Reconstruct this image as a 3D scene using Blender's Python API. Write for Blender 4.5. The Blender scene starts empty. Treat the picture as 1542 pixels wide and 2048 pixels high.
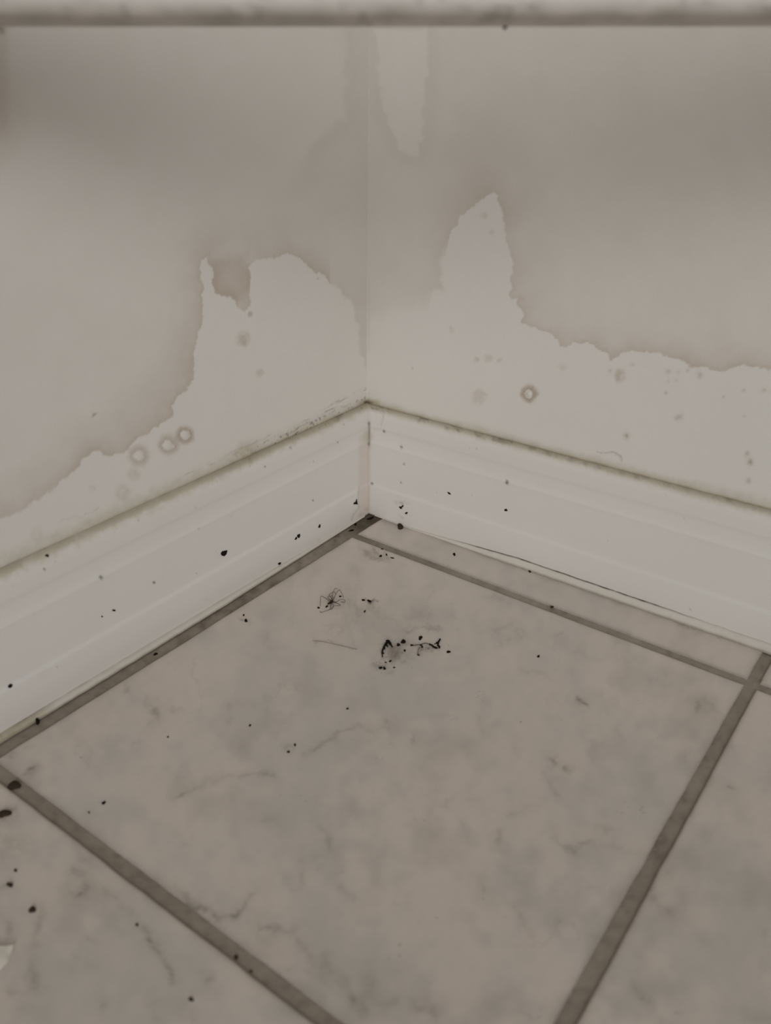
import bpy, math, random
import numpy as np
from mathutils import Vector, Matrix

sc = bpy.context.scene
COL = sc.collection

# ------------------------------------------------------------------ camera
F, CX, CY, CZ = 1715.4, 0.41045, -0.55924, 0.35132
YAW, PITCH, ROLL = -0.60717, 0.47796, 0.01751
fw = np.array([math.sin(YAW)*math.cos(PITCH), math.cos(YAW)*math.cos(PITCH), -math.sin(PITCH)])
_r = np.array([math.cos(YAW), -math.sin(YAW), 0.0]); _u = np.cross(_r, fw)
rt = _r*math.cos(ROLL) + _u*math.sin(ROLL)
up = -_r*math.sin(ROLL) + _u*math.cos(ROLL)
CAM = np.array([CX, CY, CZ])
cd = bpy.data.cameras.new('camera'); cam = bpy.data.objects.new('camera', cd); COL.objects.link(cam)
cam.matrix_world = Matrix(((rt[0], up[0], -fw[0], CX), (rt[1], up[1], -fw[1], CY), (rt[2], up[2], -fw[2], CZ), (0, 0, 0, 1)))
cd.sensor_fit = 'VERTICAL'; cd.sensor_height = 24; cd.lens = 24*F/2048
cd.clip_start = 0.02
cd.dof.use_dof = True; cd.dof.focus_distance = 0.68; cd.dof.aperture_fstop = 5.5
sc.camera = cam

# ------------------------------------------------------------------ light
w = bpy.data.worlds.new('room_light'); sc.world = w; w.use_nodes = True
w.node_tree.nodes['Background'].inputs[0].default_value = (1.0, 0.985, 0.975, 1)
w.node_tree.nodes['Background'].inputs[1].default_value = 0.36
def area(name, loc, target, size, power, color, spread=180):
    l = bpy.data.lights.new(name, 'AREA'); l.shape = 'DISK'; l.size = size; l.energy = power; l.color = color; l.spread = math.radians(spread)
    o = bpy.data.objects.new(name, l); COL.objects.link(o); o.location = loc
    o.rotation_euler = (Vector(target)-Vector(loc)).to_track_quat('-Z', 'Y').to_euler()
    return o
area('window_light', (1.62, -1.95, 0.95), (0.0, 0.0, 0.20), 1.4, 4.0, (1.0, 0.99, 0.99), 46)  # unseen source on the camera side, beam narrowed so outer areas fall darker
sc.view_settings.view_transform = 'Standard'; sc.view_settings.look = 'None'
sc.view_settings.exposure = -0.54; sc.view_settings.gamma = 1

# ------------------------------------------------------------------ helpers
AW = 0.01202                                     # the left wall is slightly out of square
LD = np.array([-math.sin(AW), -math.cos(AW), 0]); LN = np.array([math.cos(AW), -math.sin(AW), 0])
RD = np.array([1.0, 0, 0]); RN = np.array([0, -1.0, 0])

def pix(P):                                      # a point of the room -> its place in the photograph
    Q = P - CAM; d = Q @ fw
    return np.stack([771 + F*(Q@rt)/d, 1024 - F*(Q@up)/d], -1)
def ray(x, y):
    v = fw + rt*((x-771)/F) + up*((1024-y)/F); return v
def on_floor(x, y, z=0.0):
    v = ray(x, y); return CAM + v*((z-CZ)/v[2])
def on_left(x, y, off=0.0):
    v = ray(x, y); return CAM + v*((off - CAM@LN)/(v@LN))
def on_right(x, y, off=0.0):
    v = ray(x, y); return CAM + v*((off - CAM@RN)/(v@RN))

RG = np.random.RandomState(7)
LAT = [RG.rand(128, 128) for _ in range(12)]
def vnoise(x, y, k=0):
    L = LAT[k % 12]
    xi = np.floor(x).astype(int); yi = np.floor(y).astype(int)
    fx = x-xi; fy = y-yi; fx = fx*fx*(3-2*fx); fy = fy*fy*(3-2*fy)
    a = L[xi % 128, yi % 128]; b = L[(xi+1) % 128, yi % 128]; c = L[xi % 128, (yi+1) % 128]; d = L[(xi+1) % 128, (yi+1) % 128]
    return a*(1-fx)*(1-fy)+b*fx*(1-fy)+c*(1-fx)*fy+d*fx*fy
def fbm(P, s, k=0, o=4):                         # -1..1
    t = 0; a = 1; n = 0
    for i in range(o):
        t = t + a*(vnoise(P[:, 0]/s*2**i+17.3*k, P[:, 1]/s*2**i+9.1*i+5.7*k, k+i)*2-1); n += a; a *= .55
    return t/n
def seg_d(P, pts):                               # distance to a polyline and the position along it
    best = np.full(len(P), 1e9)
    for a, b in zip(pts[:-1], pts[1:]):
        a = np.array(a, float); b = np.array(b, float); ab = b-a
        t = np.clip(((P-a)@ab)/max(ab@ab, 1e-9), 0, 1)
        d = np.hypot(*(P-a-t[:, None]*ab).T); best = np.minimum(best, d)
    return best
def poly_sd(P, pts):                             # negative inside
    d = seg_d(P, list(pts)+[pts[0]])
    ins = np.zeros(len(P), bool); n = len(pts)
    for i in range(n):
        x1, y1 = pts[i]; x2, y2 = pts[(i+1) % n]
        if y1 == y2: continue
        c = ((y1 > P[:, 1]) != (y2 > P[:, 1])) & (P[:, 0] < (x2-x1)*(P[:, 1]-y1)/(y2-y1)+x1)
        ins ^= c
    return np.where(ins, -d, d)
def sstep(a, b, x):
    t = np.clip((x-a)/(b-a), 0, 1); return t*t*(3-2*t)
def spot(P, x, y, rx, ry=None, rot=0):
    ry = ry or rx; c, s = math.cos(rot), math.sin(rot)
    dx, dy = P[:, 0]-x, P[:, 1]-y
    return np.hypot((dx*c+dy*s)/rx, (-dx*s+dy*c)/ry)

def link(name, me, m, parent=None):
    o = bpy.data.objects.new(name, me); COL.objects.link(o)
    if m: me.materials.append(m)
    if parent: o.parent = parent
    return o
def mesh_from(V, Fc, smooth=True, mask=None):
    me = bpy.data.meshes.new('mesh')
    V = np.asarray(V, float)
    if isinstance(Fc, np.ndarray):
        me.vertices.add(len(V)); me.vertices.foreach_set('co', V.ravel())
        n = len(Fc); k = Fc.shape[1]
        me.loops.add(n*k); me.loops.foreach_set('vertex_index', Fc.ravel().astype(np.int32))
        me.polygons.add(n); me.polygons.foreach_set('loop_start', np.arange(0, n*k, k, dtype=np.int32))
        me.update(calc_edges=True)
    else:
        me.from_pydata([tuple(v) for v in V], [], Fc)
    me.polygons.foreach_set('use_smooth', np.full(len(me.polygons), smooth))
    if mask is not None:
        a = me.attributes.new('wear', 'FLOAT_COLOR', 'POINT'); a.data.foreach_set('color', np.clip(mask, 0, 4).astype(np.float32).ravel())
    me.validate(); me.update()
    return me
def grid_faces(nu, nv, flip=False):
    i = np.arange(nu*nv).reshape(nu, nv)
    q = np.stack([i[:-1, :-1], i[1:, :-1], i[1:, 1:], i[:-1, 1:]], -1).reshape(-1, 4)
    return q[:, ::-1].copy() if flip else q
def axis(lo, a, b, hi, step, coarse=0.06):
    out = [np.linspace(a, b, max(2, int(round((b-a)/step))+1))]
    if lo < a: out.insert(0, np.linspace(lo, a, max(2, int((a-lo)/coarse)+1))[:-1])
    if hi > b: out.append(np.linspace(b, hi, max(2, int((hi-b)/coarse)+1))[1:])
    return np.concatenate(out)

def thing(o, label, cat, group=None):
    o['label'] = label; o['category'] = cat
    if group: o['group'] = group
    return o
def struct(o, label):
    o['kind'] = 'structure'; o['label'] = label; o['category'] = {'w': 'wall', 'f': 'floor', 'b': 'baseboard', 't': 'trim'}[o.name[0]]; return o

# ------------------------------------------------------------------ materials
def mat(name, build):
    m = bpy.data.materials.new(name); m.use_nodes = True
    nt = m.node_tree; b = nt.nodes['Principled BSDF']; build(nt, b); return m
def N(nt, t, **k):
    n = nt.nodes.new(t)
    for a, v in k.items():
        if a in n.bl_rna.properties: setattr(n, a, v)
        else: n.inputs[a].default_value = v
    return n
def mixc(nt, fac, a, b):
    n = nt.nodes.new('ShaderNodeMix'); n.data_type = 'RGBA'
    for s, v in ((n.inputs[0], fac), (n.inputs[6], a), (n.inputs[7], b)):
        if isinstance(v, (int, float)): s.default_value = v
        elif isinstance(v, tuple): s.default_value = (*v, 1)
        else: nt.links.new(v, s)
    return n.outputs[2]
def math_(nt, op, a, b=0.0, clamp=False):
    n = nt.nodes.new('ShaderNodeMath'); n.operation = op; n.use_clamp = clamp
    for s, v in ((n.inputs[0], a), (n.inputs[1], b)):
        if isinstance(v, (int, float)): s.default_value = v
        else: nt.links.new(v, s)
    return n.outputs[0]
def obj_noise(nt, scale, detail=3, rough=.55):
    tc = N(nt, 'ShaderNodeTexCoord'); n = N(nt, 'ShaderNodeTexNoise'); n.inputs['Scale'].default_value = scale
    n.inputs['Detail'].default_value = detail; n.inputs['Roughness'].default_value = rough
    nt.links.new(tc.outputs['Object'], n.inputs['Vector']); return n.outputs['Fac']
def wear(nt):
    a = N(nt, 'ShaderNodeAttribute'); a.attribute_name = 'wear'
    s = N(nt, 'ShaderNodeSeparateColor'); nt.links.new(a.outputs['Color'], s.inputs[0])
    return s.outputs[0], s.outputs[1], s.outputs[2], a.outputs['Alpha']
def bump(nt, b, h, strength, dist):
    n = N(nt, 'ShaderNodeBump'); n.inputs['Strength'].default_value = strength; n.inputs['Distance'].default_value = dist
    nt.links.new(h, n.inputs['Height']); nt.links.new(n.outputs[0], b.inputs['Normal'])
def worn(name, clean, cr, cg, cb, ca, rough, grain, bdist, tint=.04, spec=.3):
    """clean paint, then four kinds of wear mixed over it by the mask baked on the mesh"""
    def f(nt, b):
        r, g, bl, al = wear(nt)
        n1 = obj_noise(nt, grain, 4); n2 = obj_noise(nt, 9, 3)
        base = mixc(nt, math_(nt, 'MULTIPLY', n2, .9), tuple(c*(1-tint) for c in clean), tuple(min(1, c*(1+tint)) for c in clean))
        c = mixc(nt, math_(nt, 'MULTIPLY', r, 1.0, True), base, cr)
        for m_, col in ((g, cg), (bl, cb), (al, ca)):
            k = math_(nt, 'MULTIPLY', m_, math_(nt, 'ADD', math_(nt, 'MULTIPLY', n1, .7), .65), True)
            c = mixc(nt, k, c, col)
        nt.links.new(c, b.inputs['Base Color']); b.inputs['Roughness'].default_value = rough
        b.inputs['Specular IOR Level'].default_value = spec
        bump(nt, b, obj_noise(nt, grain, 3), .35, bdist)
    return mat(name, f)
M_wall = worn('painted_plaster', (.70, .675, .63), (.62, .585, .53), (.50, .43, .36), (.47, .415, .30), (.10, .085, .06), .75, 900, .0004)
M_base = worn('painted_baseboard', (.70, .675, .635), (.60, .515, .45), (.56, .515, .42), (.40, .35, .26), (.06, .05, .035), .5, 500, .00012)
M_seal = worn('yellowed_sealant', (.64, .605, .545), (.57, .52, .44), (.38, .335, .24), (.25, .22, .16), (.06, .05, .035), .6, 400, .0004)
M_tile = worn('grey_marble_tile', (.68, .605, .54), (.585, .55, .50), (.42, .37, .315), (.25, .225, .19), (.10, .08, .06), .42, 700, .00004, .05, .25)
M_grout = worn('dirty_grout', (.31, .268, .222), (.38, .33, .275), (.20, .17, .135), (.13, .11, .08), (.05, .04, .03), .9, 600, .0006, .12, .1)
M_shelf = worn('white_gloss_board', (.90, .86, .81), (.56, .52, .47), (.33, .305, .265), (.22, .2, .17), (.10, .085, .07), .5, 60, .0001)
def plain(name, c, rough, grain=0, spec=.3):
    def f(nt, b):
        n = obj_noise(nt, grain or 800, 4)
        nt.links.new(mixc(nt, n, tuple(x*.6 for x in c), tuple(x*1.4 for x in c)), b.inputs['Base Color'])
        b.inputs['Roughness'].default_value = rough; b.inputs['Specular IOR Level'].default_value = spec
    return mat(name, f)
M_dirt = plain('black_dirt', (.012, .009, .006), .9, 2500, .1)
M_flake = plain('black_flake', (.012, .010, .008), .85, 1500, .1)
M_brown = plain('brown_dirt', (.045, .033, .022), .9, 1500, .1)
M_fluff = plain('grey_fluff', (.15, .13, .105), .95, 1500, .1)
M_spider = plain('spider_skin', (.02, .013, .007), .6, 2000)
M_leg = plain('spider_leg', (.085, .062, .042), .6, 2000)
M_chip = plain('pale_chip', (.74, .70, .62), .7, 200)
M_slab = plain('mortar', (.2, .18, .15), .9, 100)

# ------------------------------------------------------------------ wall masks, traced from the photograph's tide marks, plus some painted shade
CLEAN_L = [(415, 512), (424, 528), (424, 560), (434, 588), (455, 592), (470, 602), (478, 618), (492, 622), (501, 600), (500, 560), (502, 532), (520, 516),
           (548, 514), (575, 508), (600, 516), (622, 538), (648, 556), (672, 572), (690, 592), (702, 602), (708, 622), (716, 650), (722, 700), (740, 760), (760, 1200), (-500, 1600), (-500, 1120),
           (-60, 1030), (0, 1032), (45, 1024), (72, 1000), (100, 985), (128, 955), (150, 940), (168, 915), (200, 904), (222, 908), (250, 903), (262, 888), (290, 868),
           (318, 845), (350, 833), (344, 812), (362, 790), (382, 765), (388, 742), (384, 722), (393, 690), (398, 668), (407, 640), (405, 600), (402, 560), (403, 525)]
UP_L = [(690, 60), (692, 235), (665, 262), (640, 278), (618, 305), (606, 335), (590, 362), (560, 392), (520, 420), (470, 440), (440, 440), (400, 470), (360, 540), (345, 640), (320, 700), (280, 760),
        (230, 810), (160, 850), (90, 910), (0, 960), (-600, 1050), (-600, -200), (690, -200)]
CLEAN_R = [(884, 508), (893, 490), (908, 462), (917, 444), (922, 428), (938, 417), (952, 412), (962, 398), (972, 388), (980, 384), (990, 390), (998, 404), (1006, 418), (1006, 438), (1012, 458),
           (1016, 500), (1026, 530), (1024, 560), (1020, 585), (1026, 600), (1036, 597), (1042, 620), (1043, 645), (1060, 652), (1078, 664), (1100, 668), (1116, 682), (1130, 692), (1148, 684),
           (1178, 686), (1196, 700), (1212, 706), (1224, 720), (1238, 714), (1258, 703), (1290, 702), (1312, 702), (1330, 708), (1352, 716), (1370, 722), (1386, 734), (1410, 738), (1440, 740),
           (1466, 730), (1500, 730), (1530, 738), (1600, 745), (2300, 860), (2300, 1500), (730, 1100), (735, 640), (780, 622), (850, 606), (882, 575), (886, 548), (880, 525)]
UP_R = [(752, 60), (856, 60), (856, 140), (850, 220), (842, 280), (834, 312), (822, 314), (806, 302), (794, 285), (784, 255), (774, 235), (762, 205), (757, 150)]

def lerp_line(x, pts):
    p = np.array(pts, float); return np.interp(x, p[:, 0], p[:, 1])
def rings(P, lst, R, G, A):
    for x, y, r, kind, k in lst:
        W = P + np.stack([fbm(P, 18, 3), fbm(P, 18, 4)], -1)*4.5 + np.stack([fbm(P, 5, 6), fbm(P, 5, 9)], -1)*1.5
        d = spot(W, x, y, r)
        if kind == 'ring':
            G += k*np.exp(-((d-1)/.42)**2)*.8 + k*.28*(d < 1.8)*np.clip(1.8-d, 0, 1)
            A += .16*k*np.exp(-((d-.85)/.13)**2)
            G *= np.where(d < .72, .25, 1)
        elif kind == 'blob': G += k*sstep(1.35, .55, d)*(.9+.8*fbm(P, 7, 8))
        elif kind == 'dot': G += k*.9*np.exp(-(d/1.1)**2); A += k*.35*np.exp(-(d/.6)**2)

def wall_masks(P, left, hz):
    n1 = fbm(P, 60, 0); n2 = fbm(P, 14, 2); fine = fbm(P, 5, 5, 3)
    W = P + np.stack([fbm(P, 26, 1), fbm(P, 26, 6)], -1)*9 + np.stack([n2, fbm(P, 12, 8)], -1)*6 + np.stack([fbm(P, 5, 5), fbm(P, 5, 7)], -1)*2.0
    z = np.zeros(len(P))
    if left:
        sd = poly_sd(W, CLEAN_L); su = poly_sd(W, UP_L)
        soft = np.where(P[:, 0] > 660, 5, 1.5)+np.where(P[:, 0] < 110, 3, 0)
        out = sstep(-soft, soft, sd)
        upp = np.clip(.5-su/np.where(P[:, 1] < 240, 70, 40), 0, 1)
        R = out*(.50+.22*n1+.12*(1-upp))
        R *= 1-.42*upp*sstep(30, 90, sd)
        wl = 24+14*fbm(P, 90, 7)
        gk = np.where(P[:, 0] > 660, .35, 1)*np.where((P[:, 0] > 500) & (P[:, 0] < 545), .6, 1)
        G = out*gk*(.80*np.exp(-np.maximum(sd, 0)/wl)+.15*np.exp(-np.maximum(sd, 0)/4))*(.85+.4*n1)
        G += .50*sstep(1.25, .7, spot(W, 458, 560, 44, 50))*out                         # brown tongue inside the peak
        G += .20*sstep(-10, 8, su)*sstep(40, 6, su)*sstep(430, 230, P[:, 1])*sstep(560, 620, P[:, 0])
        G += .30*sstep(1.2, .1, spot(W, -10, 240, 75, 110)) + .35*sstep(30, 0, P[:, 0])*sstep(300, 220, P[:, 1])  # shadow at the wall's left end, painted in stain brown
        h = hz
        bw = 26+14*fbm(P, 120, 3)+8*n2
        bw = bw*np.interp(P[:, 0], [0, 200, 420, 640, 700, 738], [1.25, 1.1, 1.25, 1.0, .6, .5])
        B = (.34+.25*n2)*sstep(bw+10, bw*.3, h) + .75*np.exp(-np.clip(h, 0, 99)/3.6)*(.7+.4*n1)*np.interp(P[:, 0], [0, 400, 500, 640], [.75, .85, 1.3, 1.0])
        B += .55*sstep(1.2, .3, spot(W, 488, 900, 22, 24))*(.6+.6*fbm(P, 9, 9))
        A = .5*np.exp(-np.clip(h, 0, 99)/2.2)*np.clip(.35+1.1*fbm(P, 40, 4), 0, 1)*np.interp(P[:, 0], [0, 400, 500, 738], [.4, .6, 1.2, 1.2])
        # short cracks above the board near the corner
        hh = h+6*fbm(P, 30, 9)
        for k_, x0, x1, amp in ((20, 600, 738, .5), (29, 640, 738, .5), (12, 560, 738, .35), (33, 655, 733, .4), (24, 400, 560, .3), (18, 330, 480, .22)):
            A += amp*np.exp(-((hh-k_)/1.3)**2)*sstep(x0-10, x0+30, P[:, 0])*(P[:, 0] < x1)*sstep(-.15, .35, fbm(P, 16, k_))
        A += .8*sstep(.25, .55, vnoise(P[:, 0]/3.2, P[:, 1]/3.2, 8)-.42)*sstep(22, 8, h)*sstep(420, 560, P[:, 0])
        A += .18*np.exp(-(seg_d(W, [(165, 1032), (185, 1026), (200, 1018), (200, 1012)])/1.6)**2)+.12*np.exp(-(seg_d(W, [(120, 1046), (150, 1036), (170, 1030)])/1.5)**2)
        rings(P, [(370, 869, 13, 'ring', 1.), (337, 890, 15, 'ring', .7), (278, 912, 15, 'ring', .6), (268, 948, 13, 'blob', .4), (245, 985, 17, 'blob', .38), (308, 982, 12, 'blob', .25),
                  (486, 677, 15, 'blob', .62), (520, 747, 8, 'blob', .4), (75, 1070, 14, 'blob', .25), (185, 978, 8, 'blob', .2)], R, G, A)
        A += .5*sstep(1.3, .6, spot(W, 188, 827, 6, 3, -.9)) + .35*sstep(1.3, .5, spot(P, 500, 628, 5, 6)) + .3*sstep(1.3, .5, spot(P, 636, 557, 2, 2))
        A += .55*sstep(1.4, .3, spot(W, 4, 62, 9, 9))  # dark spot at the top of that painted shadow
        R += .10*sstep(690, 730, P[:, 0])  # corner shading painted into the wall colour
    else:
        sd = poly_sd(W, CLEAN_R); su = poly_sd(W, UP_R)
        soft = np.where(P[:, 0] < 895, 7, 1.5)+np.where((P[:, 0] < 860), 14, 0)
        out = sstep(-soft, soft, sd)
        R = out*(.62+.2*n1)
        R *= 1-.55*sstep(6, -6, su)
        gk = sstep(820, 905, P[:, 0])
        wl = 30+14*fbm(P, 90, 7)
        low = sstep(930, 1040, P[:, 0])*sstep(500, 600, P[:, 1])
        G = out*gk*((.50+.12*low)*np.exp(-np.maximum(sd, 0)/wl)+.34*low*np.exp(-np.maximum(sd, 0)/7))*(.85+.4*n1)
        G += .20*sstep(1.3, .2, spot(W, 960, 330, 130, 160, .3))*out + .16*sstep(-4, 4, su)*sstep(40, 5, su)*out
        h = hz
        bw = 11+9*fbm(P, 120, 3)+4*n2+sstep(1200, 1540, P[:, 0])*10
        B = (.34+.15*n2)*sstep(bw+8, bw*.4, h) + .95*np.exp(-np.clip(h, 0, 99)/3.2)*(.75+.4*n1)
        A = .7*np.exp(-np.clip(h, 0, 99)/1.7)*np.clip(.4+1.2*fbm(P, 30, 4), 0, 1)*np.interp(P[:, 0], [738, 900, 1100, 1542], [1, .9, .6, .45])
        A += .35*np.exp(-(seg_d(W, [(1200, 906), (1222, 909), (1240, 912), (1238, 920)])/2.0)**2)
        rings(P, [(1058, 788, 12, 'ring', 1.2), (958, 794, 15, 'blob', .42), (1240, 752, 13, 'blob', .6), (1126, 733, 8, 'blob', .25), (952, 719, 6, 'blob', .5), (976, 716, 9, 'blob', .32),
                  (998, 720, 5, 'blob', .4), (904, 660, 6, 'blob', .35), (967, 431, 7, 'blob', .3), (983, 464, 6, 'blob', .3), (1253, 871, 6, 'dot', .9), (1357, 834, 7, 'dot', .5),
                  (1263, 731, 4, 'dot', .35), (1335, 743, 5, 'dot', .4), (1333, 786, 4, 'dot', .5), (1374, 742, 4, 'dot', .4), (1400, 752, 7, 'dot', .5), (1446, 794, 4, 'dot', .4), (1487, 780, 4, 'dot', .5),
                  (1527, 781, 5, 'dot', .4), (1488, 832, 4, 'dot', .3), (1494, 908, 5, 'dot', .6), (1499, 925, 6, 'dot', 1.), (1497, 962, 5, 'dot', .6), (826, 736, 2, 'dot', .5), (1352, 760, 4, 'dot', .25),
                  (1336, 761, 4, 'dot', .25), (1221, 743, 4, 'dot', .4), (1356, 744, 4, 'dot', .25)], R, G, A)
        R += .10*sstep(800, 745, P[:, 0])  # same painted corner shading on this wall
    corner = np.exp(-((P[:, 0]-738)/1.3)**2)
    A += .10*corner*sstep(430, 520, P[:, 1])*sstep(-.2, .3, fbm(P, 40, 6))
    B += 1.0*sstep(1.3, .2, spot(P, 738, 806, 22, 9)); A += .7*sstep(1.2, .3, spot(W, 737, 806, 10, 6))
    R += .05*n1+.03*fine
    return np.stack([R, G, B, A], -1)

def bumps(P, lst):
    h = np.zeros(len(P))
    for x, y, r, a in lst: h += a*np.clip(1-spot(P, x, y, r)**2, 0, 1)
    return h

def build_wall(name, D, NN, left, t0, tv, tmax, lab):
    ts = axis(t0, t0, tv, tmax, .00095, .12); zs = axis(-.02, .085, .40, 2.3, .00095, .15)
    T, Z = np.meshgrid(ts, zs, indexing='ij')
    V = T.reshape(-1, 1)*D + Z.reshape(-1, 1)*np.array([0, 0, 1.0])
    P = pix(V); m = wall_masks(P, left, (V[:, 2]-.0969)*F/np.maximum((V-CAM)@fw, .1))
    bad = ((V-CAM)@fw < .15); m[bad] = 0
    far = (V[:, 2] > .46); m[far] = (.4, 0, 0, 0)
    hgt = bumps(P, [(370, 869, 10, .0007), (337, 890, 10, .0004), (486, 677, 14, .0003), (278, 912, 10, .0003)] if left else [(1058, 788, 6, .0009), (1240, 752, 12, .0003), (958, 794, 13, .0003)])
    hgt += .0004*fbm(np.stack([T.ravel(), Z.ravel()], -1), .09, 2)*np.exp(-((Z.ravel()-.22)/.3)**2)*np.clip(T.ravel()/.02, 0, 1)
    V = V + hgt[:, None]*NN
    fc = grid_faces(len(ts), len(zs), flip=left)
    n = len(V); i = np.arange(n).reshape(len(ts), len(zs))
    back = np.array([V[i[0, 0]], V[i[-1, 0]], V[i[-1, -1]], V[i[0, -1]]]) - .1*NN
    back[[0, 3]] -= D*(.1 if not left else 0)
    V2 = np.vstack([V, back]); q = [[n+3, n+2, n+1, n], [i[-1, 0], n+1, n+2, i[-1, -1]], [i[0, -1], i[-1, -1], n+2, n+3]]
    q = np.array(q); q = q[:, ::-1] if left else q
    me = mesh_from(V2, np.vstack([fc, q]), True, np.vstack([m, np.tile([.4, 0, 0, 0], (4, 1))]))
    o = link(name, me, M_wall); struct(o, lab); return o
build_wall('wall_right', RD, RN, False, 0.0, .56, 1.9, 'right-hand white painted wall with ragged brown water tide marks')
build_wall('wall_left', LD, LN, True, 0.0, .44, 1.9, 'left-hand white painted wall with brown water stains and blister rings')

# ------------------------------------------------------------------ baseboards
H = .0969
PROF = [(0, .0), (.0137, 0), (.0137, .004), (.0134, .012), (.0130, .022), (.0127, .0268), (.0126, .0276), (.0118, .0283), (.0114, .0295), (.0113, .034), (.0112, .045), (.0111, .056), (.0109, .0645),
        (.0110, .0662), (.01105, .0670), (.0108, .0679), (.0102, .0695), (.0098, .0720), (.0096, .0750), (.0095, .0780), (.0096, .0800), (.00985, .0810), (.0099, .0822), (.0098, .086), (.0097, .090), (.0092, .0938),
        (.0083, .0957), (.0068, .0968), (.005, .0971), (.002, .0970), (0, .0969)]
def refine(p, step):
    out = [p[0]]
    for a, b in zip(p[:-1], p[1:]):
        n = max(1, int(math.hypot(a[0]-b[0], a[1]-b[1])/step))
        for k in range(1, n+1): out.append((a[0]+(b[0]-a[0])*k/n, a[1]+(b[1]-a[1])*k/n))
    return out
def bisect(off):                                  # where the two offset lines meet: coordinate along each wall
    # off*LN + a*LD = off*RN + b*RD
    A_ = np.array([[LD[0], -RD[0]], [LD[1], -RD[1]]]); r_ = (off*(RN-LN))[:2]
    return np.linalg.solve(A_, r_)
def base_masks(P, V, left, prof_i, off, z, t):
    n1 = fbm(P, 70, 1); n2 = fbm(P, 12, 3)
    R = np.zeros(len(P)); G = R.copy(); B = R.copy(); A = R.copy()
    ledge = sstep(.0952, .0966, z)                                                  # dusty top edge
    if left:
        B += ledge*np.exp(-off/.0013)*(.75+.5*n2)*np.interp(P[:, 0], [0, 380, 480, 738], [.5, .55, 1.2, 1.2])+ledge*(.05+.35*n1+.22*np.interp(P[:, 0], [0, 420, 520, 640, 738], [0, .5, 1.3, .9, 1.6]))
        G += ledge*(.8+.5*n2); G += sstep(.0915, .0955, z+.0022*n2)*(.35+.5*n2)
        A += ledge*.35*sstep(.0, .5, fbm(P, 14, 5))*sstep(300, 600, P[:, 0])
        A += .5*sstep(.93, 1.0, .62+.6*fbm(P, 9, 2))*sstep(.088, .0955, z)
        pk = sstep(714, 722, P[:, 0]+2*n2)*sstep(862, 890, P[:, 1]); R += .55*pk*(.8+.3*n2)
        A += .25*np.exp(-(seg_d(P+n2[:, None], [(718, 975), (716, 1000), (718, 1015), (706, 1030), (703, 1040)])/1.5)**2)
        A += .12*sstep(.1, .5, n2)*sstep(1180, 1120, P[:, 1])*sstep(.012, .004, z)*sstep(590, 620, P[:, 0])
        R += .20*sstep(.02, .004, z)
        G += .3*sstep(1.2, .4, spot(P, 413, 1199, 6, 4)) + .12*sstep(1.3, .2, spot(P, 85, 1345, 22, 12))
    else:
        B += ledge*np.exp(-off/.0013)*(.9+.5*n2)+ledge*(.12+.3*n1); G += ledge*.6; G += sstep(.0925, .0958, z+.001*n2)*(.35+.3*n2)
        A += ledge*.6*sstep(-.1, .5, fbm(P, 12, 5))*np.interp(P[:, 0], [738, 900, 1200], [1.2, .8, .4])
        R += .25*sstep(762, 740, P[:, 0])*sstep(1000, 1030, P[:, 1]+4*n2) + .18*sstep(.022, .004, z)*sstep(780, 860, P[:, 0])
        A += .25*sstep(.15, .5, n2)*sstep(1.3, .4, spot(P, 812, 1030, 16, 26, -.3))
        A += .22*sstep(.2, .5, n2)*sstep(1.3, .3, spot(P, 800, 1002, 22, 10))
        G += .2*sstep(.8, .0, np.abs(P[:, 1]-lerp_line(P[:, 0], [(755, 857), (1000, 918)]))/3)*(P[:, 0] < 1000)
        A += .2*np.exp(-(seg_d(P, [(768, 823), (766, 838), (762, 850)])/1.2)**2)
    seam = np.abs(P[:, 0]-738.5)
    R += .3*sstep(5, 1, seam)
    A += .55*np.exp(-(seam/1.8)**2)*sstep(842, 848, P[:, 1])*sstep(905, 880, P[:, 1]) + .10*np.exp(-(seam/1.4)**2)*sstep(900, 920, P[:, 1])*(.8+.6*n2)
    G += .75*sstep(1.25, .35, spot(P+2*n2[:, None], 735, 874, 13, 15)); A += .3*sstep(1.2, .2, spot(P, 737, 888, 4, 4))
    A += .25*sstep(1.2, .3, spot(P, 738, 846, 4, 5))
    sp = vnoise(P[:, 0]/2.6, P[:, 1]/2.6, 9)*vnoise(P[:, 0]/23, P[:, 1]/23, 4)
    A += .35*sstep(.80, .93, sp)
    for x, y, r in ((768, 863, 3), (803, 894, 3), (808, 928, 2), (802, 965, 2), (744, 967, 3), (676, 885, 2), (530, 933, 2), (626, 1001, 2), (89, 1139, 3), (202, 1155, 4), (308, 1165, 3), (1014, 965, 4)):
        A += .75*sstep(1.3, .4, spot(P, x, y, r))
    return np.stack([R, G, B, A], -1)
def build_base(name, D, NN, left, tv, tmax, lab):
    pr = np.array(refine(PROF, .0011)); ends = np.array([bisect(o)[0 if left else 1] for o in pr[:, 0]])
    ts = axis(0, 0, tv, tmax, .0011, .1)
    s = np.clip(ts/.05, 0, 1)[:, None]
    T = ts[:, None] + ends[None, :]*(1-np.clip(ts/tmax, 0, 1))[:, None]
    OFF = np.broadcast_to(pr[:, 0], T.shape); Z = np.broadcast_to(pr[:, 1], T.shape)
    V = T.reshape(-1, 1)*D + OFF.reshape(-1, 1)*NN + Z.reshape(-1, 1)*np.array([0, 0, 1.0])
    P = pix(V); m = base_masks(P, V, left, None, OFF.ravel(), Z.ravel(), T.ravel()); m[(V-CAM)@fw < .15] = 0
    me = mesh_from(V, grid_faces(len(ts), len(pr), flip=not left), True, m)
    o = link(name, me, M_base); return struct(o, lab)
bR = build_base('baseboard_right', RD, RN, False, .55, 1.85, 'white moulded baseboard along the right wall')
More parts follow.
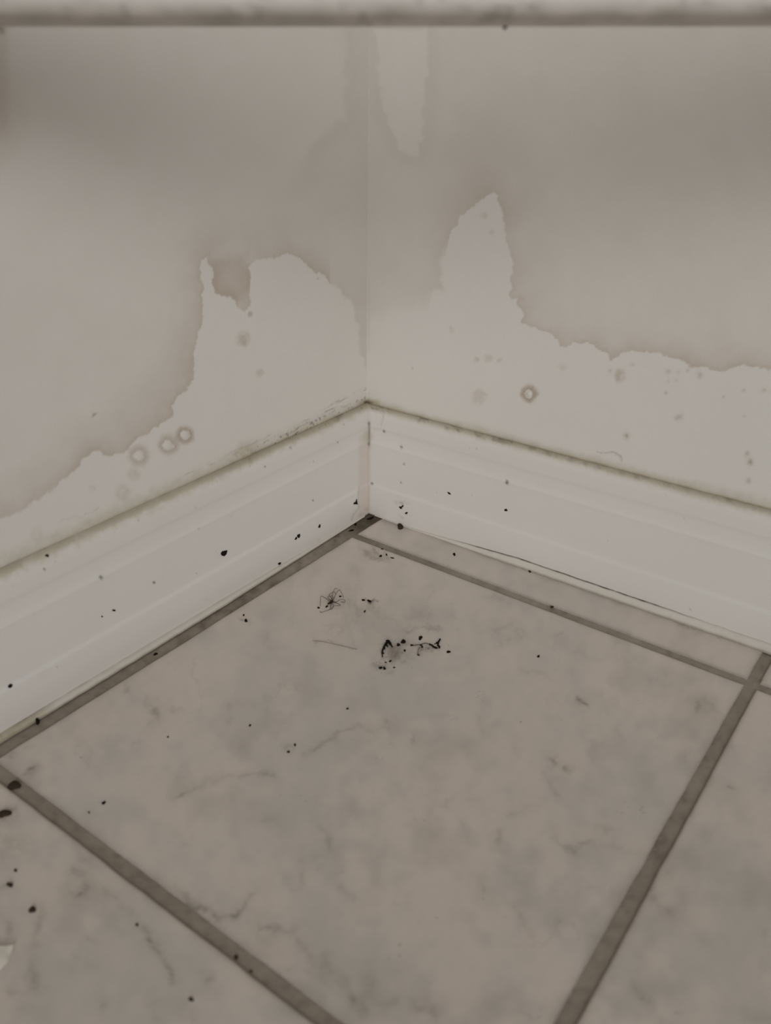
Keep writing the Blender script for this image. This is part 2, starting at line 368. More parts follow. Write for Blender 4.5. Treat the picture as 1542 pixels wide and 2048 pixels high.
bL = build_base('baseboard_left', LD, LN, True, .45, 1.85, 'white moulded baseboard along the left wall')

def bead(name, D, NN, left, off, wid, hei, t0, tv, tmax, parent, maskf, lab):
    ts = axis(t0, t0, tv, tmax, .0012, .1); k = 11; a = np.linspace(0, 1, k)
    nz = fbm(np.stack([ts*1000, ts*0], -1), 9, 4)*.5
    wv = wid(ts)*(1+.16*nz); hv = hei(ts)*(1+.10*np.roll(nz, 7))
    ca = np.cos(a*math.pi/2)**.8; sa = np.sin(a*math.pi/2)**.8
    O = off-.0003 + wv[:, None]*ca[None, :]; Z = hv[:, None]*sa[None, :] - .0002
    V = (np.broadcast_to(ts[:, None], O.shape).reshape(-1, 1)*D + O.reshape(-1, 1)*NN + Z.reshape(-1, 1)*np.array([0, 0, 1.0]))
    P = pix(V); m = maskf(P, np.broadcast_to(a, O.shape).ravel())
    o = link(name, mesh_from(V, grid_faces(len(ts), k, flip=not left), True, m), M_seal, parent)
    if lab: o['label'] = lab
    return o
def mL(P, a):
    n = fbm(P, 18, 2); n2 = fbm(P, 60, 5)
    z = np.zeros(len(P)); R = .25+.2*n2
    G = sstep(.4, 0, a)*.7 + .75*sstep(130, 60, P[:, 0]) + .2*n
    A = .45*sstep(.72, 1, a)*sstep(.0, .5, n2+.1) + .5*sstep(.97, 1, a)*sstep(60, 75, P[:, 0])*sstep(125, 105, P[:, 0])
    return np.stack([R, G, z+.8*sstep(.15, 0, a)*(.6+.5*n), A*.8], -1)
def mR(P, a):
    n = fbm(P, 18, 2); n2 = fbm(P, 60, 5)
    z = np.zeros(len(P)); f = sstep(880, 960, P[:, 0])*sstep(1420, 1300, P[:, 0])
    return np.stack([.2+.2*n2, .25*sstep(.3, 0, a)+.15*n, sstep(.2, 0, a)*.7, 1.1*sstep(.70, .95, a)*f*(.8+.5*n)+.3*sstep(.12, 0, a)*(.7+.6*n)], -1)
bead('sealant_bead', LD, LN, True, .0137, lambda t: .0006+.0040*np.clip(t/.2, 0, 1), lambda t: .0008+.0026*np.clip(t/.18, 0, 1), .02, .45, 1.8, bL, mL, 'yellowed sealant bead at foot of baseboard')
bead('sealant_bead', RD, RN, False, .0137, lambda t: .0006+.0032*np.clip((t-.02)/.12, 0, 1), lambda t: .0008+.0058*np.clip((t-.06)/.1, 0, 1)*np.clip((.62-t)/.2, .35, 1), .02, .55, 1.8, bR, mR, 'cream sealant bead with a dark crack along its top')

# ------------------------------------------------------------------ floor
S = .33; SV = .33*1.01697; AX, AY, AN = .02343, -.05246, -.0137
E1 = np.array([math.cos(AN), math.sin(AN), 0]); E2 = np.array([math.sin(AN), -math.cos(AN), 0]); TA = np.array([AX, AY, 0])
GW = .0078
VEINS = [  # polyline, half width px, strength, kind (g soft grey, b brownish)
    ([(345, 1605), (372, 1582), (420, 1568), (460, 1553), (500, 1552), (543, 1554)], 5, .55), ([(615, 1505), (640, 1492), (662, 1478), (690, 1454), (712, 1450), (740, 1458), (775, 1448)], 4.5, .5),
    ([(770, 1460), (783, 1490)], 4, .3), ([(828, 1460), (830, 1490)], 4, .3), ([(457, 1412), (453, 1432), (460, 1446)], 6, .5), ([(306, 1418), (310, 1440)], 9, .6), ([(345, 1420), (368, 1418)], 4, .3),
    ([(375, 1808), (392, 1818), (404, 1812), (420, 1825), (440, 1842), (455, 1832), (476, 1828), (488, 1810), (498, 1788)], 5, .95), ([(520, 1862), (552, 1856), (580, 1862), (600, 1884), (618, 1905), (625, 1922)], 8, .55),
    ([(400, 1810), (384, 1800), (352, 1772)], 6, .4), ([(645, 1920), (662, 1944), (690, 1972), (712, 2008), (730, 2030)], 12, .55), ([(580, 1944), (640, 1940)], 6, .2), ([(762, 2010), (785, 2008)], 10, .5),
    ([(835, 2008), (870, 2024)], 12, .5), ([(730, 1960), (740, 1990)], 11, .35), ([(650, 1652), (654, 1680), (660, 1700)], 5, .5), ([(655, 1618), (668, 1640)], 5, .25), ([(605, 1745), (616, 1768)], 4, .45),
    ([(680, 1780), (700, 1800)], 5, .35), ([(600, 1706), (612, 1738)], 8, .2), ([(530, 1640), (545, 1640)], 12, .2), ([(1155, 1398), (1176, 1408)], 4, .7), ([(1392, 1400), (1396, 1414)], 6, .6), ([(1410, 1396), (1440, 1430)], 9, .25),
    ([(1100, 1512), (1112, 1522)], 5, .5), ([(1130, 1536), (1138, 1542)], 4, .9), ([(1080, 1545), (1110, 1588)], 5, .3), ([(1024, 1488), (1024, 1506)], 5, .25), ([(960, 1448), (964, 1460)], 6, .25),
    ([(940, 1600), (960, 1610)], 5, .35), ([(880, 1612), (905, 1600)], 4, .3), ([(1025, 1630), (1045, 1616), (1078, 1614)], 6, .45), ([(993, 1692), (1004, 1668)], 5, .6), ([(1118, 1670), (1128, 1690), (1150, 1698), (1178, 1690)], 6, .4),
    ([(1195, 1665), (1215, 1662)], 7, .4), ([(1200, 1695), (1290, 1705)], 6, .3), ([(1010, 1805), (1040, 1835), (1065, 1868)], 8, .3), ([(960, 1745), (962, 1780)], 7, .25), ([(1295, 1772), (1310, 1795), (1328, 1818)], 6, .6),
    ([(1310, 1800), (1390, 1850)], 10, .2), ([(1335, 1750), (1345, 1765)], 9, .3), ([(1270, 1965), (1305, 2010)], 8, .3), ([(1459, 1576), (1464, 1578)], 5, .5), ([(1490, 2030), (1542, 2040)], 10, .25),
    ([(150, 1738), (166, 1745), (172, 1765), (178, 1774), (160, 1792)], 6, .7), ([(172, 1715), (182, 1730)], 6, .5), ([(210, 1780), (236, 1798)], 7, .9), ([(240, 1800), (262, 1832)], 7, .3),
    ([(280, 1855), (300, 1885), (322, 1908), (336, 1930), (350, 1960)], 5.5, .8), ([(85, 1810), (74, 1850), (70, 1890)], 6, .5), ([(70, 1900), (68, 1950)], 8, .25), ([(20, 1850), (20, 1870)], 7, .6), ([(0, 1775), (22, 1766)], 5, .5),
    ([(60, 1968), (75, 1958)], 6, .5), ([(25, 1985), (30, 1978)], 6, .5), ([(415, 1945), (422, 1960)], 7, .4), ([(388, 2030), (395, 2048)], 8, .6), ([(200, 2010), (202, 2018)], 5, .5), ([(170, 1870), (190, 1885)], 6, .3),
    ([(1350, 1240), (1385, 1268)], 5, .45), ([(1240, 1205), (1250, 1215)], 6, .2), ([(675, 1255), (690, 1270)], 8, .35), ([(625, 1282), (650, 1284), (712, 1298)], 1.6, .5), ([(60, 1545), (78, 1540)], 5, .7), ([(20, 1514), (32, 1508)], 5, .4),
    ([(48, 1494), (62, 1492)], 4, .4), ([(243, 1368), (252, 1382)], 6, .4), ([(1040, 1340), (1090, 1350), (1115, 1365)], 4, .3), ([(700, 1215), (790, 1235), (860, 1232)], 12, .18), ([(985, 1195), (1010, 1200)], 8, .25),
    ([(812, 1258), (832, 1255), (852, 1258), (885, 1262)], 3, .45), ([(738, 1102), (760, 1108), (778, 1098)], 3.5, .7), ([(722, 1092), (740, 1106)], 4, .4), ([(1160, 1250), (1180, 1262)], 8, .2)]
SMUDGE = [(792, 1305, 14, 12, .8), (806, 1318, 14, 13, .6), (762, 1328, 14, 8, .55), (780, 1342, 8, 5, .4), (848, 1298, 16, 8, .75), (862, 1302, 10, 5, .7), (800, 1290, 26, 10, .35), (780, 1288, 8, 6, .7),
          (741, 1203, 9, 4, 1.2), (752, 1199, 10, 2, .6), (744, 1211, 4, 4, .4), (729, 1199, 6, 3, .6), (757, 1109, 18, 5, .5), (775, 1116, 12, 4, .5), (768, 1304, 5, 10, .5), (838, 1312, 5, 8, .4),
          (660, 1203, 20, 14, .12), (580, 1497, 14, 10, .3), (29, 1572, 22, 14, .8), (8, 1630, 18, 14, .8), (600, 1100, 22, 7, .3), (575, 1135, 12, 6, .25), (490, 1240, 8, 6, .5), (25, 1690, 45, 35, .25), (1295, 1775, 10, 12, .3)]
def tile_mask(P, V, edge):
    n1 = fbm(P, 190, 1); n2 = fbm(P, 44, 3); n3 = fbm(P, 9, 5, 3)
    W = P + np.stack([fbm(P, 30, 6), fbm(P, 30, 7)], -1)*16 + np.stack([n3, fbm(P, 8, 9)], -1)*5
    R = .42+1.3*n1+.7*n2
    G = np.clip(.40*fbm(P, 110, 8)+.25*n2, 0, 1); B = np.zeros(len(P)); A = np.zeros(len(P))
    for pts, hw, k in VEINS:
        d = seg_d(W, pts); kk = np.clip(k*(.8+1.2*n2), 0, 2)
        B += .80*kk*np.exp(-(d/hw)**1.5)*(.9+.9*n3); G += .34*k*np.exp(-d/(hw*3.0))
    for x, y, rx, ry, k in SMUDGE:
        k = k*1.35
        d = spot(W, x, y, rx, ry); A += k*.55*np.exp(-d**2*1.2)*sstep(-.5, .55, n3+.2); G += .25*k*np.exp(-d**2*.6)
    sp = vnoise(P[:, 0]/3.0, P[:, 1]/3.0, 7)*vnoise(P[:, 0]/40, P[:, 1]/40, 2)
    B += .55*sstep(.80, .92, sp)
    G += .45*sstep(.006, 0, edge+.0012*n2)*(.6+.5*n2); B += .55*sstep(.0016, .0004, edge)
    rid = np.exp(-(np.abs(fbm(W, 120, 4))/.022)**2)*sstep(.05, .4, fbm(P, 130, 9))+.6*np.exp(-(np.abs(fbm(W, 70, 1))/.03)**2)*sstep(.2, .45, fbm(P, 60, 2))
    B += .15*rid; G += .15*np.clip(fbm(P, 24, 6), 0, 1)
    # grime where the floor meets the right-hand baseboard
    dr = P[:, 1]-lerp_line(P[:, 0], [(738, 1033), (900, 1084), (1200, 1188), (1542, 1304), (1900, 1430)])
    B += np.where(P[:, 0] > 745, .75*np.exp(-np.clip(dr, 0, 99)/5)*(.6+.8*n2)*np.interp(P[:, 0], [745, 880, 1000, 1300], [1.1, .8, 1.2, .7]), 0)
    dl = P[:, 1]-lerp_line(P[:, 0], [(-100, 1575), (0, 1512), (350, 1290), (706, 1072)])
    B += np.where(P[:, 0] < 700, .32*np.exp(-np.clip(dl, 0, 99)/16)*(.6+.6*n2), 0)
    return np.stack([R, G, np.clip(B, 0, .95), A], -1)
def build_tile(u0, u1, v0, v1, parent, step):
    """one tile: a slab with an eased edge; u, v in metres from the grout crossing"""
    def ax(a, b):
        n = max(3, int((b-a)/step)); x = np.linspace(a+.0012, b-.0012, n)
        return np.concatenate([[a, a, a+.0004], x, [b-.0004, b, b]])
    us, vs = ax(u0, u1), ax(v0, v1)
    U, Vv = np.meshgrid(us, vs, indexing='ij')
    e = np.minimum(np.minimum(U-u0, u1-U), np.minimum(Vv-v0, v1-Vv))
    Z = np.where(e >= .0011, 0, np.where(e >= .0003, -.0002, -.0006))
    Z[0, :] = Z[-1, :] = -.008; Z[:, 0] = Z[:, -1] = -.008
    X = TA + U.reshape(-1, 1)*E1 + Vv.reshape(-1, 1)*E2 + Z.reshape(-1, 1)*np.array([0, 0, 1.0])
    wob = fbm(np.stack([U.ravel(), Vv.ravel()], -1), .02, 3)*.0005*(e.ravel() < .002)
    cen = TA + (u0+u1)/2*E1 + (v0+v1)/2*E2; dirn = cen-X; dirn[:, 2] = 0; dirn /= np.linalg.norm(dirn, axis=1)[:, None]+1e-9
    X = X + dirn*wob[:, None]
    P = pix(X); m = tile_mask(P, X, e.ravel()); m[(X-CAM)@fw < .12] = (.4, 0, 0, 0)
    o = link('tile', mesh_from(X, grid_faces(len(us), len(vs), flip=True), True, m), M_tile, parent); return o
# grout bed
us = axis(-.13, -.03, .5, 1.9, .0016, .1); vs = axis(-.15, -.06, .5, 1.9, .0016, .1)
U, Vv = np.meshgrid(us, vs, indexing='ij')
X = TA + U.reshape(-1, 1)*E1 + Vv.reshape(-1, 1)*E2
P = pix(X); n1 = fbm(P, 60, 2); n2 = fbm(P, 14, 4)
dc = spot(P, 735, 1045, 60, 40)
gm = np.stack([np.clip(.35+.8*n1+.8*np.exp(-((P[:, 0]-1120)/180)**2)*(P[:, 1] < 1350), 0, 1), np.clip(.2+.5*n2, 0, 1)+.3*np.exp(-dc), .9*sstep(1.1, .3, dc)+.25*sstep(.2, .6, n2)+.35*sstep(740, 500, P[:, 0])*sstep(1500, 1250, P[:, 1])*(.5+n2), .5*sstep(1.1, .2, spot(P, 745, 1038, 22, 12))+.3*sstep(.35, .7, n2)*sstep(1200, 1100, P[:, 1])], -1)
gm[(X-CAM)@fw < .12] = (.4, .2, 0, 0)
X[:, 2] = -.0011+.0002*n2
fl = link('floor', mesh_from(X, grid_faces(len(us), len(vs), flip=True), True, gm), M_grout)
struct(fl, 'floor of grey marbled square tiles with wide dirty grout joints')
g = GW/2
# each tile in view is a piece of its own
LEFT0 = g
build_tile(g, S-g, g, SV-g, fl, .0010)
build_tile(g, S-g, -.046, -g, fl, .0014)
build_tile(S+g, 2*S-g, -.046, -g, fl, .003)
build_tile(S+g, 2*S-g, g, SV-g, fl, .0014)
build_tile(g, S-g, SV+g, 2*SV-g, fl, .0013)
build_tile(S+g, 2*S-g, SV+g, 2*SV-g, fl, .006)
for i in range(0, 5):
    for j in range(-1, 5):
        if i < 2 and j < 2: continue
        build_tile(i*S+g, (i+1)*S-g, -.046 if j < 0 else j*SV+g, -g if j < 0 else (j+1)*SV-g, fl, .08)

# ------------------------------------------------------------------ board across the corner, above eye level
FH = np.array([math.sin(YAW), math.cos(YAW), 0]); RH = _r
def build_board():
    # section in (depth from the camera, height): front face, eased lower edge, underside
    d1, d2 = .290, .352
    def hgt(d, y):   # height of the point at horizontal depth d seen at row y in mid frame
        v = ray(771, y); k = d/(v@FH); return CZ + v[2]*k
    hb = hgt(d2, 53)
    sec = []
    r = .0065
    sec.append((d1, hb+.035)); sec.append((d1, hb+.02))
    for a in np.linspace(0, math.pi/2, 14): sec.append((d1+r-r*math.cos(a), hb+r-r*math.sin(a)))
    sec += [(d1+r+(d2-d1-r)*k/6, hb) for k in range(1, 7)] + [(d2, hb+.03), (d2, hb+.035)]
    sec = np.array(sec)
    R0 = CAM*np.array([1, 1, 0])
    rows = []
    tilt = -.0031
    ts = np.concatenate([[0], np.linspace(.0, 1, 420), [1]])
    for (d, z) in sec:
        base = R0+FH*d
        tl = (0-base@LN)/(RH@LN); tr = (0-base@RN)/(RH@RN)     # ends on the two walls
        rows.append(base + (tl+(tr-tl)*ts)[:, None]*RH + np.array([0, 0, z]) - np.array([0, 0, 1])*tilt*((tl+(tr-tl)*ts)/.2)[:, None])
    V = np.array(rows).transpose(1, 0, 2); nt_, ns = V.shape[:2]
    V = V.reshape(-1, 3); P = pix(V)
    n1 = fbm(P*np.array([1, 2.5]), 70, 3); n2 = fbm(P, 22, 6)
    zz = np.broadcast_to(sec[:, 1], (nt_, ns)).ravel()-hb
    low = sstep(.010, .0, zz+.002*n1)  # lower edge and underside darkened: dirt together with painted shade
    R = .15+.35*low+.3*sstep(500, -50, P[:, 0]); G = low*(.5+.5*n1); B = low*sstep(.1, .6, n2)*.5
    fc = grid_faces(nt_, ns, flip=False)
    n0 = len(V); i = np.arange(n0).reshape(nt_, ns)
    top = np.stack([i[:-1, -1], i[1:, -1], i[1:, 0], i[:-1, 0]], -1)
    me = mesh_from(V, np.vstack([fc, top]), True, np.stack([R, G, B, 0*R], -1))
    o = link('shelf_board', me, M_shelf)
    thing(o, 'white painted shelf board with grubby, shade-darkened lower edge spanning above the corner', 'shelf'); return sec, hb
SEC, HB = build_board()

# ------------------------------------------------------------------ crumbs, flakes and the spider
def frame(n):
    n = np.array(n, float); a = np.array([0, 0, 1.0]) if abs(n[2]) < .9 else np.array([1.0, 0, 0])
    x = np.cross(a, n); x /= np.linalg.norm(x); return x, np.cross(n, x), n
def blob_mesh(center, n, rx, ry, h, rot, seed, lumpy=.28):
    """a small irregular lump resting on a surface with normal n; only its outline is free"""
    rs = np.random.RandomState(seed); x, y, z = frame(n); c, s = math.cos(rot), math.sin(rot)
    x, y = x*c+y*s, -x*s+y*c
    nu, nv = 12, 6; V = []; fc = []
    ph = rs.rand(6)*6.28
    for j in range(nv+1):
        t = j/nv*math.pi
        for i in range(nu):
            p = i/nu*2*math.pi
            k = 1+lumpy*(.55*math.sin(2*p+ph[0])+.45*math.sin(3*p+ph[1])+.3*math.sin(5*p+ph[2]+t*2))+lumpy*.3*(rs.rand()-.5)
            V.append(center*0 + x*rx*k*math.sin(t)*math.cos(p)+y*ry*k*math.sin(t)*math.sin(p)+z*(h/2)*(1+math.cos(t)))
    for j in range(nv):
        for i in range(nu):
            a, b = j*nu+i, j*nu+(i+1) % nu; fc.append([a, a+nu, b+nu, b])
    return V, fc
NUPS = {'floor': (np.array([0, 0, 1.0]), lambda x, y: on_floor(x, y)), 'grout': (np.array([0, 0, 1.0]), lambda x, y: on_floor(x, y, -.0011)),
        'left': (LN, lambda x, y: on_left(x, y, .0)), 'right': (RN, lambda x, y: on_right(x, y, .0))}
PZ = np.array([p[1] for p in PROF[1:-3]]); PO = np.array([p[0] for p in PROF[1:-3]])
def surf(kind, x, y):
    n, f = NUPS[kind]
    if kind in ('left', 'right'):
        off = .012
        for _ in range(6):
            p = on_left(x, y, off) if kind == 'left' else on_right(x, y, off)
            off = float(np.interp(p[2], PZ, PO))
        return (on_left(x, y, off) if kind == 'left' else on_right(x, y, off)), n
    return f(x, y), n
def px2m(p): return ((p-CAM)@fw)/F
_seed = [10]
def crumb(kind, x, y, rx, ry=None, rot=0, name='dirt_crumb', m=None, label=None, cat='dirt', group=None, hk=.8, parts=None):
    """rx, ry: half sizes as seen; the surface's foreshortening is undone"""
    ry = ry or rx; _seed[0] += 1
    p, n = surf(kind, x, y); s = px2m(p)
    v = p-CAM; v /= np.linalg.norm(v)
    # outline points as seen, traced back to the surface
    rs = np.random.RandomState(_seed[0]); k = 12; ph = rs.rand(3)*6.28; V = []; c, sn = math.cos(rot), math.sin(rot)
    top = []
    for i in range(k):
        a = 2*math.pi*i/k; q = 1+.17*math.sin(2*a+ph[0])+.14*math.sin(3*a+ph[1])+.10*(rs.rand()-.5)
        dx, dy = rx*q*math.cos(a), ry*q*math.sin(a)
        V.append(surf(kind, x+dx*c-dy*sn, y+dx*sn+dy*c)[0])
    V = np.array(V); cen = V.mean(0); h = hk*s*min(rx, ry)
    rings_ = [V-n*.0002, cen+(V-cen)*1.0+n*h*.45, cen+(V-cen)*.62+n*h*.9]
    allv = np.vstack(rings_+[(cen+n*h)[None, :]])-cen
    fc = []
    for j in range(2):
        for i in range(k): a, b = j*k+i, j*k+(i+1) % k; fc.append([a, b, b+k, a+k])
    for i in range(k): fc.append([2*k+i, 2*k+(i+1) % k, 3*k])
    fc.append(list(range(k))[::-1])
    o = link(name, mesh_from(allv, fc, True), m or M_dirt); o.location = cen
    if kind == 'right' and False: pass
    thing(o, label, cat, group)
    return o
def flake(kind, pts, label, name='dirt_flake', m=None, th=.0004, cat='dirt'):
    V = np.array([surf(kind, x, y)[0] for x, y in pts]); n = surf(kind, *pts[0])[1]; cen = V.mean(0)
    k = len(pts); lift = .0002
    curl = np.linspace(0, 1, k)*.0006
    A_ = np.vstack([V-cen+n*lift-n*.0003, V-cen+n*(lift+th)+np.outer(curl, n)*.5])
    fc = [list(range(k))[::-1], list(range(k, 2*k))]+[[i, (i+1) % k, k+(i+1) % k, k+i] for i in range(k)]
    o = link(name, mesh_from(A_, fc, False), m or M_flake); o.location = cen
    thing(o, label, cat); return o

# flakes stuck to the baseboards
flake('left', [(441.5, 1106.5), (444, 1102.5), (453.5, 1100.5), (451.5, 1108), (447, 1112), (442.5, 1110.5)], 'largest black flake, stuck on the left baseboard')
flake('left', [(15.5, 1372), (20, 1367.5), (24, 1369), (21.5, 1374), (16.5, 1375)], 'black lozenge flake low on left baseboard near left edge of photo')
flake('left', [(712.6, 998), (714.3, 1008.3), (706.6, 1008), (708.2, 1004.6), (711, 1004)], 'black V-shaped flake on left baseboard beside the corner seam')
flake('left', [(594.2, 1070), (598.8, 1067.6), (599.2, 1071), (597, 1075.8), (594.4, 1074)], 'larger flake of the black pair on left baseboard')
flake('left', [(589.2, 1078), (592.5, 1073.5), (593, 1076.2), (590, 1079.4)], 'smaller flake of the black pair on left baseboard')
flake('left', [(636, 1054.4), (639, 1048.4), (639.8, 1049), (639.2, 1054), (637.6, 1055.4)], 'thin black sliver on left baseboard between the flake pair and corner')
flake('left', [(555.4, 1127), (558, 1125), (561.4, 1124.8), (559.6, 1128), (557.2, 1129.4)], 'black flake just above the floor on left baseboard')
flake('left', [(223.6, 1220), (226.4, 1218.8), (230, 1219.6), (228.6, 1222), (225.4, 1221.6)], 'small dark sliver alone mid left baseboard')
flake('right', [(798.4, 1013.6), (800.6, 1012.4), (803.4, 1014.8), (804.6, 1016.8), (802.2, 1017.4)], 'lower half of broken black flake on right baseboard by corner')
flake('right', [(803, 1012.4), (806.6, 1009.6), (806.8, 1013.2), (804.2, 1014.6)], 'upper half of broken black flake on right baseboard by corner')
flake('right', [(895, 984), (899, 984.8), (902, 988.6), (898.6, 987.6)], 'thin black flake mid height on right baseboard')
C = crumb
C('right', 1012, 1020, 2.6, label='single black dot on right baseboard below the thin flake')
C('left', 94, 1111, 3, m=M_brown, label='brown dot near top edge of left baseboard')
C('left', 204, 1233, 2, 1.4, m=M_brown, label='tiny dark dot beside the small sliver on left baseboard')
C('right', 813, 1026, 2.6, 2.2, m=M_brown, label='brown crumb under broken flake on right baseboard')
# floor crumbs
C('floor', 800.5, 1054, 6.4, 5, m=M_brown, label='round dark pellet on floor against right baseboard near corner', hk=.75, name='dirt_pellet')
C('floor', 809.5, 1049, 2.6, 2.2, label='tiny crumb behind the round pellet at right baseboard')
C('grout', 741, 1037, 6.5, 2.6, -.3, hk=.4, label='black dirt lump filling the very corner of the floor', name='dirt_lump')
C('grout', 711, 1049, 3, 2.2, hk=.4, label='dark crumb in grout nearest the corner')
C('grout', 703, 1061, 5, 2, -.3, hk=.4, label='dark crumb at the grout crossing below the corner')
C('floor', 761.3, 1112.3, 3, 1.8, label='leftmost black crumb of the faint smear below the corner')
C('floor', 773, 1109.5, 2.2, 1.6, .8, label='middle black crumb of the faint smear below the corner')
C('floor', 784.5, 1116, 3.6, 1.2, .2, label='black sliver at right end of smear below the corner')
C('floor', 764.5, 1098, 2.4, 1.2, m=M_brown, label='brown crumb just above the smear below the corner')
C('floor', 908.5, 1109, 2.6, label='lone black dot on cut tile strip near right baseboard')
C('floor', 1059.5, 1141.5, 4, 3.4, m=M_brown, label='brown crumb on cut tile strip touching the sealant')
C('floor', 1104, 1214, 3, 2, m=M_brown, label='brown crumb on the grout line in front of right baseboard')
C('floor', 1077, 1313, 2.4, label='lone black dot on the large tile right of the dirt clumps')
C('floor', 1509, 1291, 3, 2.2, m=M_brown, label='brown crumb at foot of right baseboard near right edge')
C('floor', 492, 1241.5, 3.4, 2.6, .5, label='black crumb on large tile near left baseboard')
C('floor', 487.3, 1230.5, 1.8, label='tiny black dot above the crumb near left baseboard')
C('grout', 311, 1308.5, 4, 2.4, -.4, label='dark crumb in the grout along left baseboard')
C('grout', 75, 1445, 4.6, 4.2, label='round black crumb in sealant at lower left baseboard', hk=2.5)
C('floor', 207.5, 1606, 4, 3, -.5, label='black crumb on large tile close to the lower left grout line')
C('floor', 178, 1625, 2, m=M_brown, label='tiny brown dot beside the lower left grout line')
C('floor', 500, 1451, 2.2, label='black dot among grey marks left of the long marble vein')
C('floor', 590, 1490, 2.4, label='black dot on large tile just above the long marble vein')
C('floor', 577, 1504, 3, 2.2, -.5, m=M_brown, label='brown crumb beside black dot near the long marble vein')
C('floor', 695, 1417.5, 2.4, 1.8, label='lone black dot in middle of large tile')
C('floor', 336, 1474, 1.8, label='tiny black dot on left part of large tile')
C('grout', 29, 1572, 12, 8.5, m=M_brown, name='dirt_pellet', label='dark brown pellet in grout at left edge', hk=.75)
C('floor', 9, 1628, 13, 7.5, -.25, m=M_brown, name='dirt_pellet', label='oblong dark pellet on lower left tile at photo edge', hk=.75)
C('floor', 65, 1820, 6.5, 6.5, m=M_brown, name='dirt_pellet', label='brown pellet at the top of a vein on lower left tile')
C('floor', 20, 1770, 6, 4.6, m=M_brown, name='dirt_pellet', label='brown pellet above the vein at left edge of photo')
C('floor', 31, 1741, 3.6, 2.8, m=M_brown, label='small brown crumb above two pellets on lower left tile')
C('floor', 274, 1850, 3, 2.8, label='black dot at upper end of slanting vein on lower left tile')
C('grout', 472, 1915, 5, 4, m=M_brown, label='brown crumb in the front grout line')
C('grout', 502, 1943, 3.4, 2.6, m=M_brown, label='brown crumb at near edge of the front grout line')
C('floor', 382, 1999, 5, 4, m=M_brown, label='brown crumb near bottom edge of the photo')
C('floor', 897, 1304, 3.5, 2.5, label='outlying black crumb right of the dirt clumps')
C('floor', 840.8, 1276.3, 4.2, 3.4, -.4, label='angular black crumb above the right dirt clump')
C('floor', 806.7, 1283.6, 5.4, 3.4, .05, label='biggest oval crumb between the two dirt clumps')
C('floor', 796.8, 1290, 3.8, 2.5, -.4, label='oval crumb touching left of the biggest one')
C('floor', 809.4, 1301.2, 2.4, 1.9, label='small crumb below the biggest oval crumb')
C('floor', 823.4, 1290.6, 2.9, 1.8, .1, label='crumb at left end of the fibre')
C('floor', 837, 1310, 2.3, 2, m=M_brown, label='faint crumb below the right dirt clump')
C('floor', 780.6, 1322.3, 3, 1.7, -.7, label='slanting crumb below the hooked dirt clump')
C('floor', 771.4, 1325, 2, 1.2, label='tiny crumb left of the slanting one')
C('floor', 761.3, 1336, 3.5, 2.5, label='left one of two joined crumbs below hooked clump')
C('floor', 769, 1337, 3, 2.6, label='right one of two joined crumbs below hooked clump')
C('floor', 788.2, 1335.2, 2, 1.5, label='separate small crumb right of the two joined crumbs')
C('floor', 726.6, 1200.3, 4, 1.5, label='short black sliver right of the spider')
C('floor', 738.6, 1202.3, 4, 2.2, .2, label='black crumb at right end of sliver beside the spider')
C('floor', 729.5, 1223, 2.6, 1.6, -.7, m=M_brown, label='brown sliver below the black sliver right of the spider')
C('floor', 680.5, 1193, 2.3, 1.5, .2, label='black crumb between right legs of the spider')
C('floor', 653.4, 1213.2, 2.6, 1.9, -.6, label='black crumb beside the abdomen of the spider')
C('floor', 637, 1215.7, 2.3, 1.9, label='black crumb outside the left leg of the spider')
flake('floor', [(-14, 1895), (12, 1897), (29, 1893), (24, 1908), (16, 1922), (2, 1938), (-16, 1946)], 'pale chip of paint lying on floor at lower left photo edge', name='paint_chip', m=M_chip, th=.0012, cat='debris')

# the blob hanging from the board
v = ray(1010, 50); dd = SEC[-3][0]-.003; p = CAM+v*(dd/(v@FH))
bv, bf = blob_mesh(p, np.array([0, 0, -1.0]), .0009, .0009, .0021, 0, 3, .15)
o = link('dirt_drop', mesh_from(np.array(bv)-np.array([0, 0, -1.0])*.0006, bf, True), M_brown); o.location = p
thing(o, 'dark drop of dirt hanging under the shelf board', 'dirt')

# clumps: crumbly fibrous rolls of dirt
def tube(pts, rad, n=6):
    pts = [np.array(q, float) for q in pts]; V = []; fc = []
    rad = rad if hasattr(rad, '__len__') else [rad]*len(pts)
    for i, q in enumerate(pts):
        t = pts[min(i+1, len(pts)-1)]-pts[max(i-1, 0)]; t /= np.linalg.norm(t)+1e-12
        x, y, _ = frame(t)
        for k in range(n):
            a = 2*math.pi*k/n; V.append(q+(x*math.cos(a)+y*math.sin(a))*rad[i])
    for i in range(len(pts)-1):
        for k in range(n): a, b = i*n+k, i*n+(k+1) % n; fc.append([a, b, b+n, a+n])
    fc.append(list(range(n))[::-1]); fc.append([len(V)-n+k for k in range(n)])
    return V, fc
def smooth_path(pts, sub=5):
    pts = [np.array(p, float) for p in pts]; out = []
    for i in range(len(pts)-1):
        p0, p1, p2, p3 = pts[max(i-1, 0)], pts[i], pts[i+1], pts[min(i+2, len(pts)-1)]
        for k in range(sub):
            t = k/sub; out.append(.5*((2*p1)+(-p0+p2)*t+(2*p0-5*p1+4*p2-p3)*t*t+(-p0+3*p1-3*p2+p3)*t**3))
    out.append(pts[-1]); return out
class MB:
    def __init__(s): s.V = []; s.F = []
    def add(s, V, fc):
        n = len(s.V); s.V += list(V); s.F += [[i+n for i in f] for f in fc]
    def build(s, name, m, parent=None, org=None):
        V = np.array(s.V); org = V.mean(0)*np.array([1, 1, 0]) if org is None else org
        o = link(name, mesh_from(V-org, s.F, True), m, parent)
        if parent is None: o.location = org
        return o
def zc(x, y): return (740+x/9.07, 1250+y/9.07)
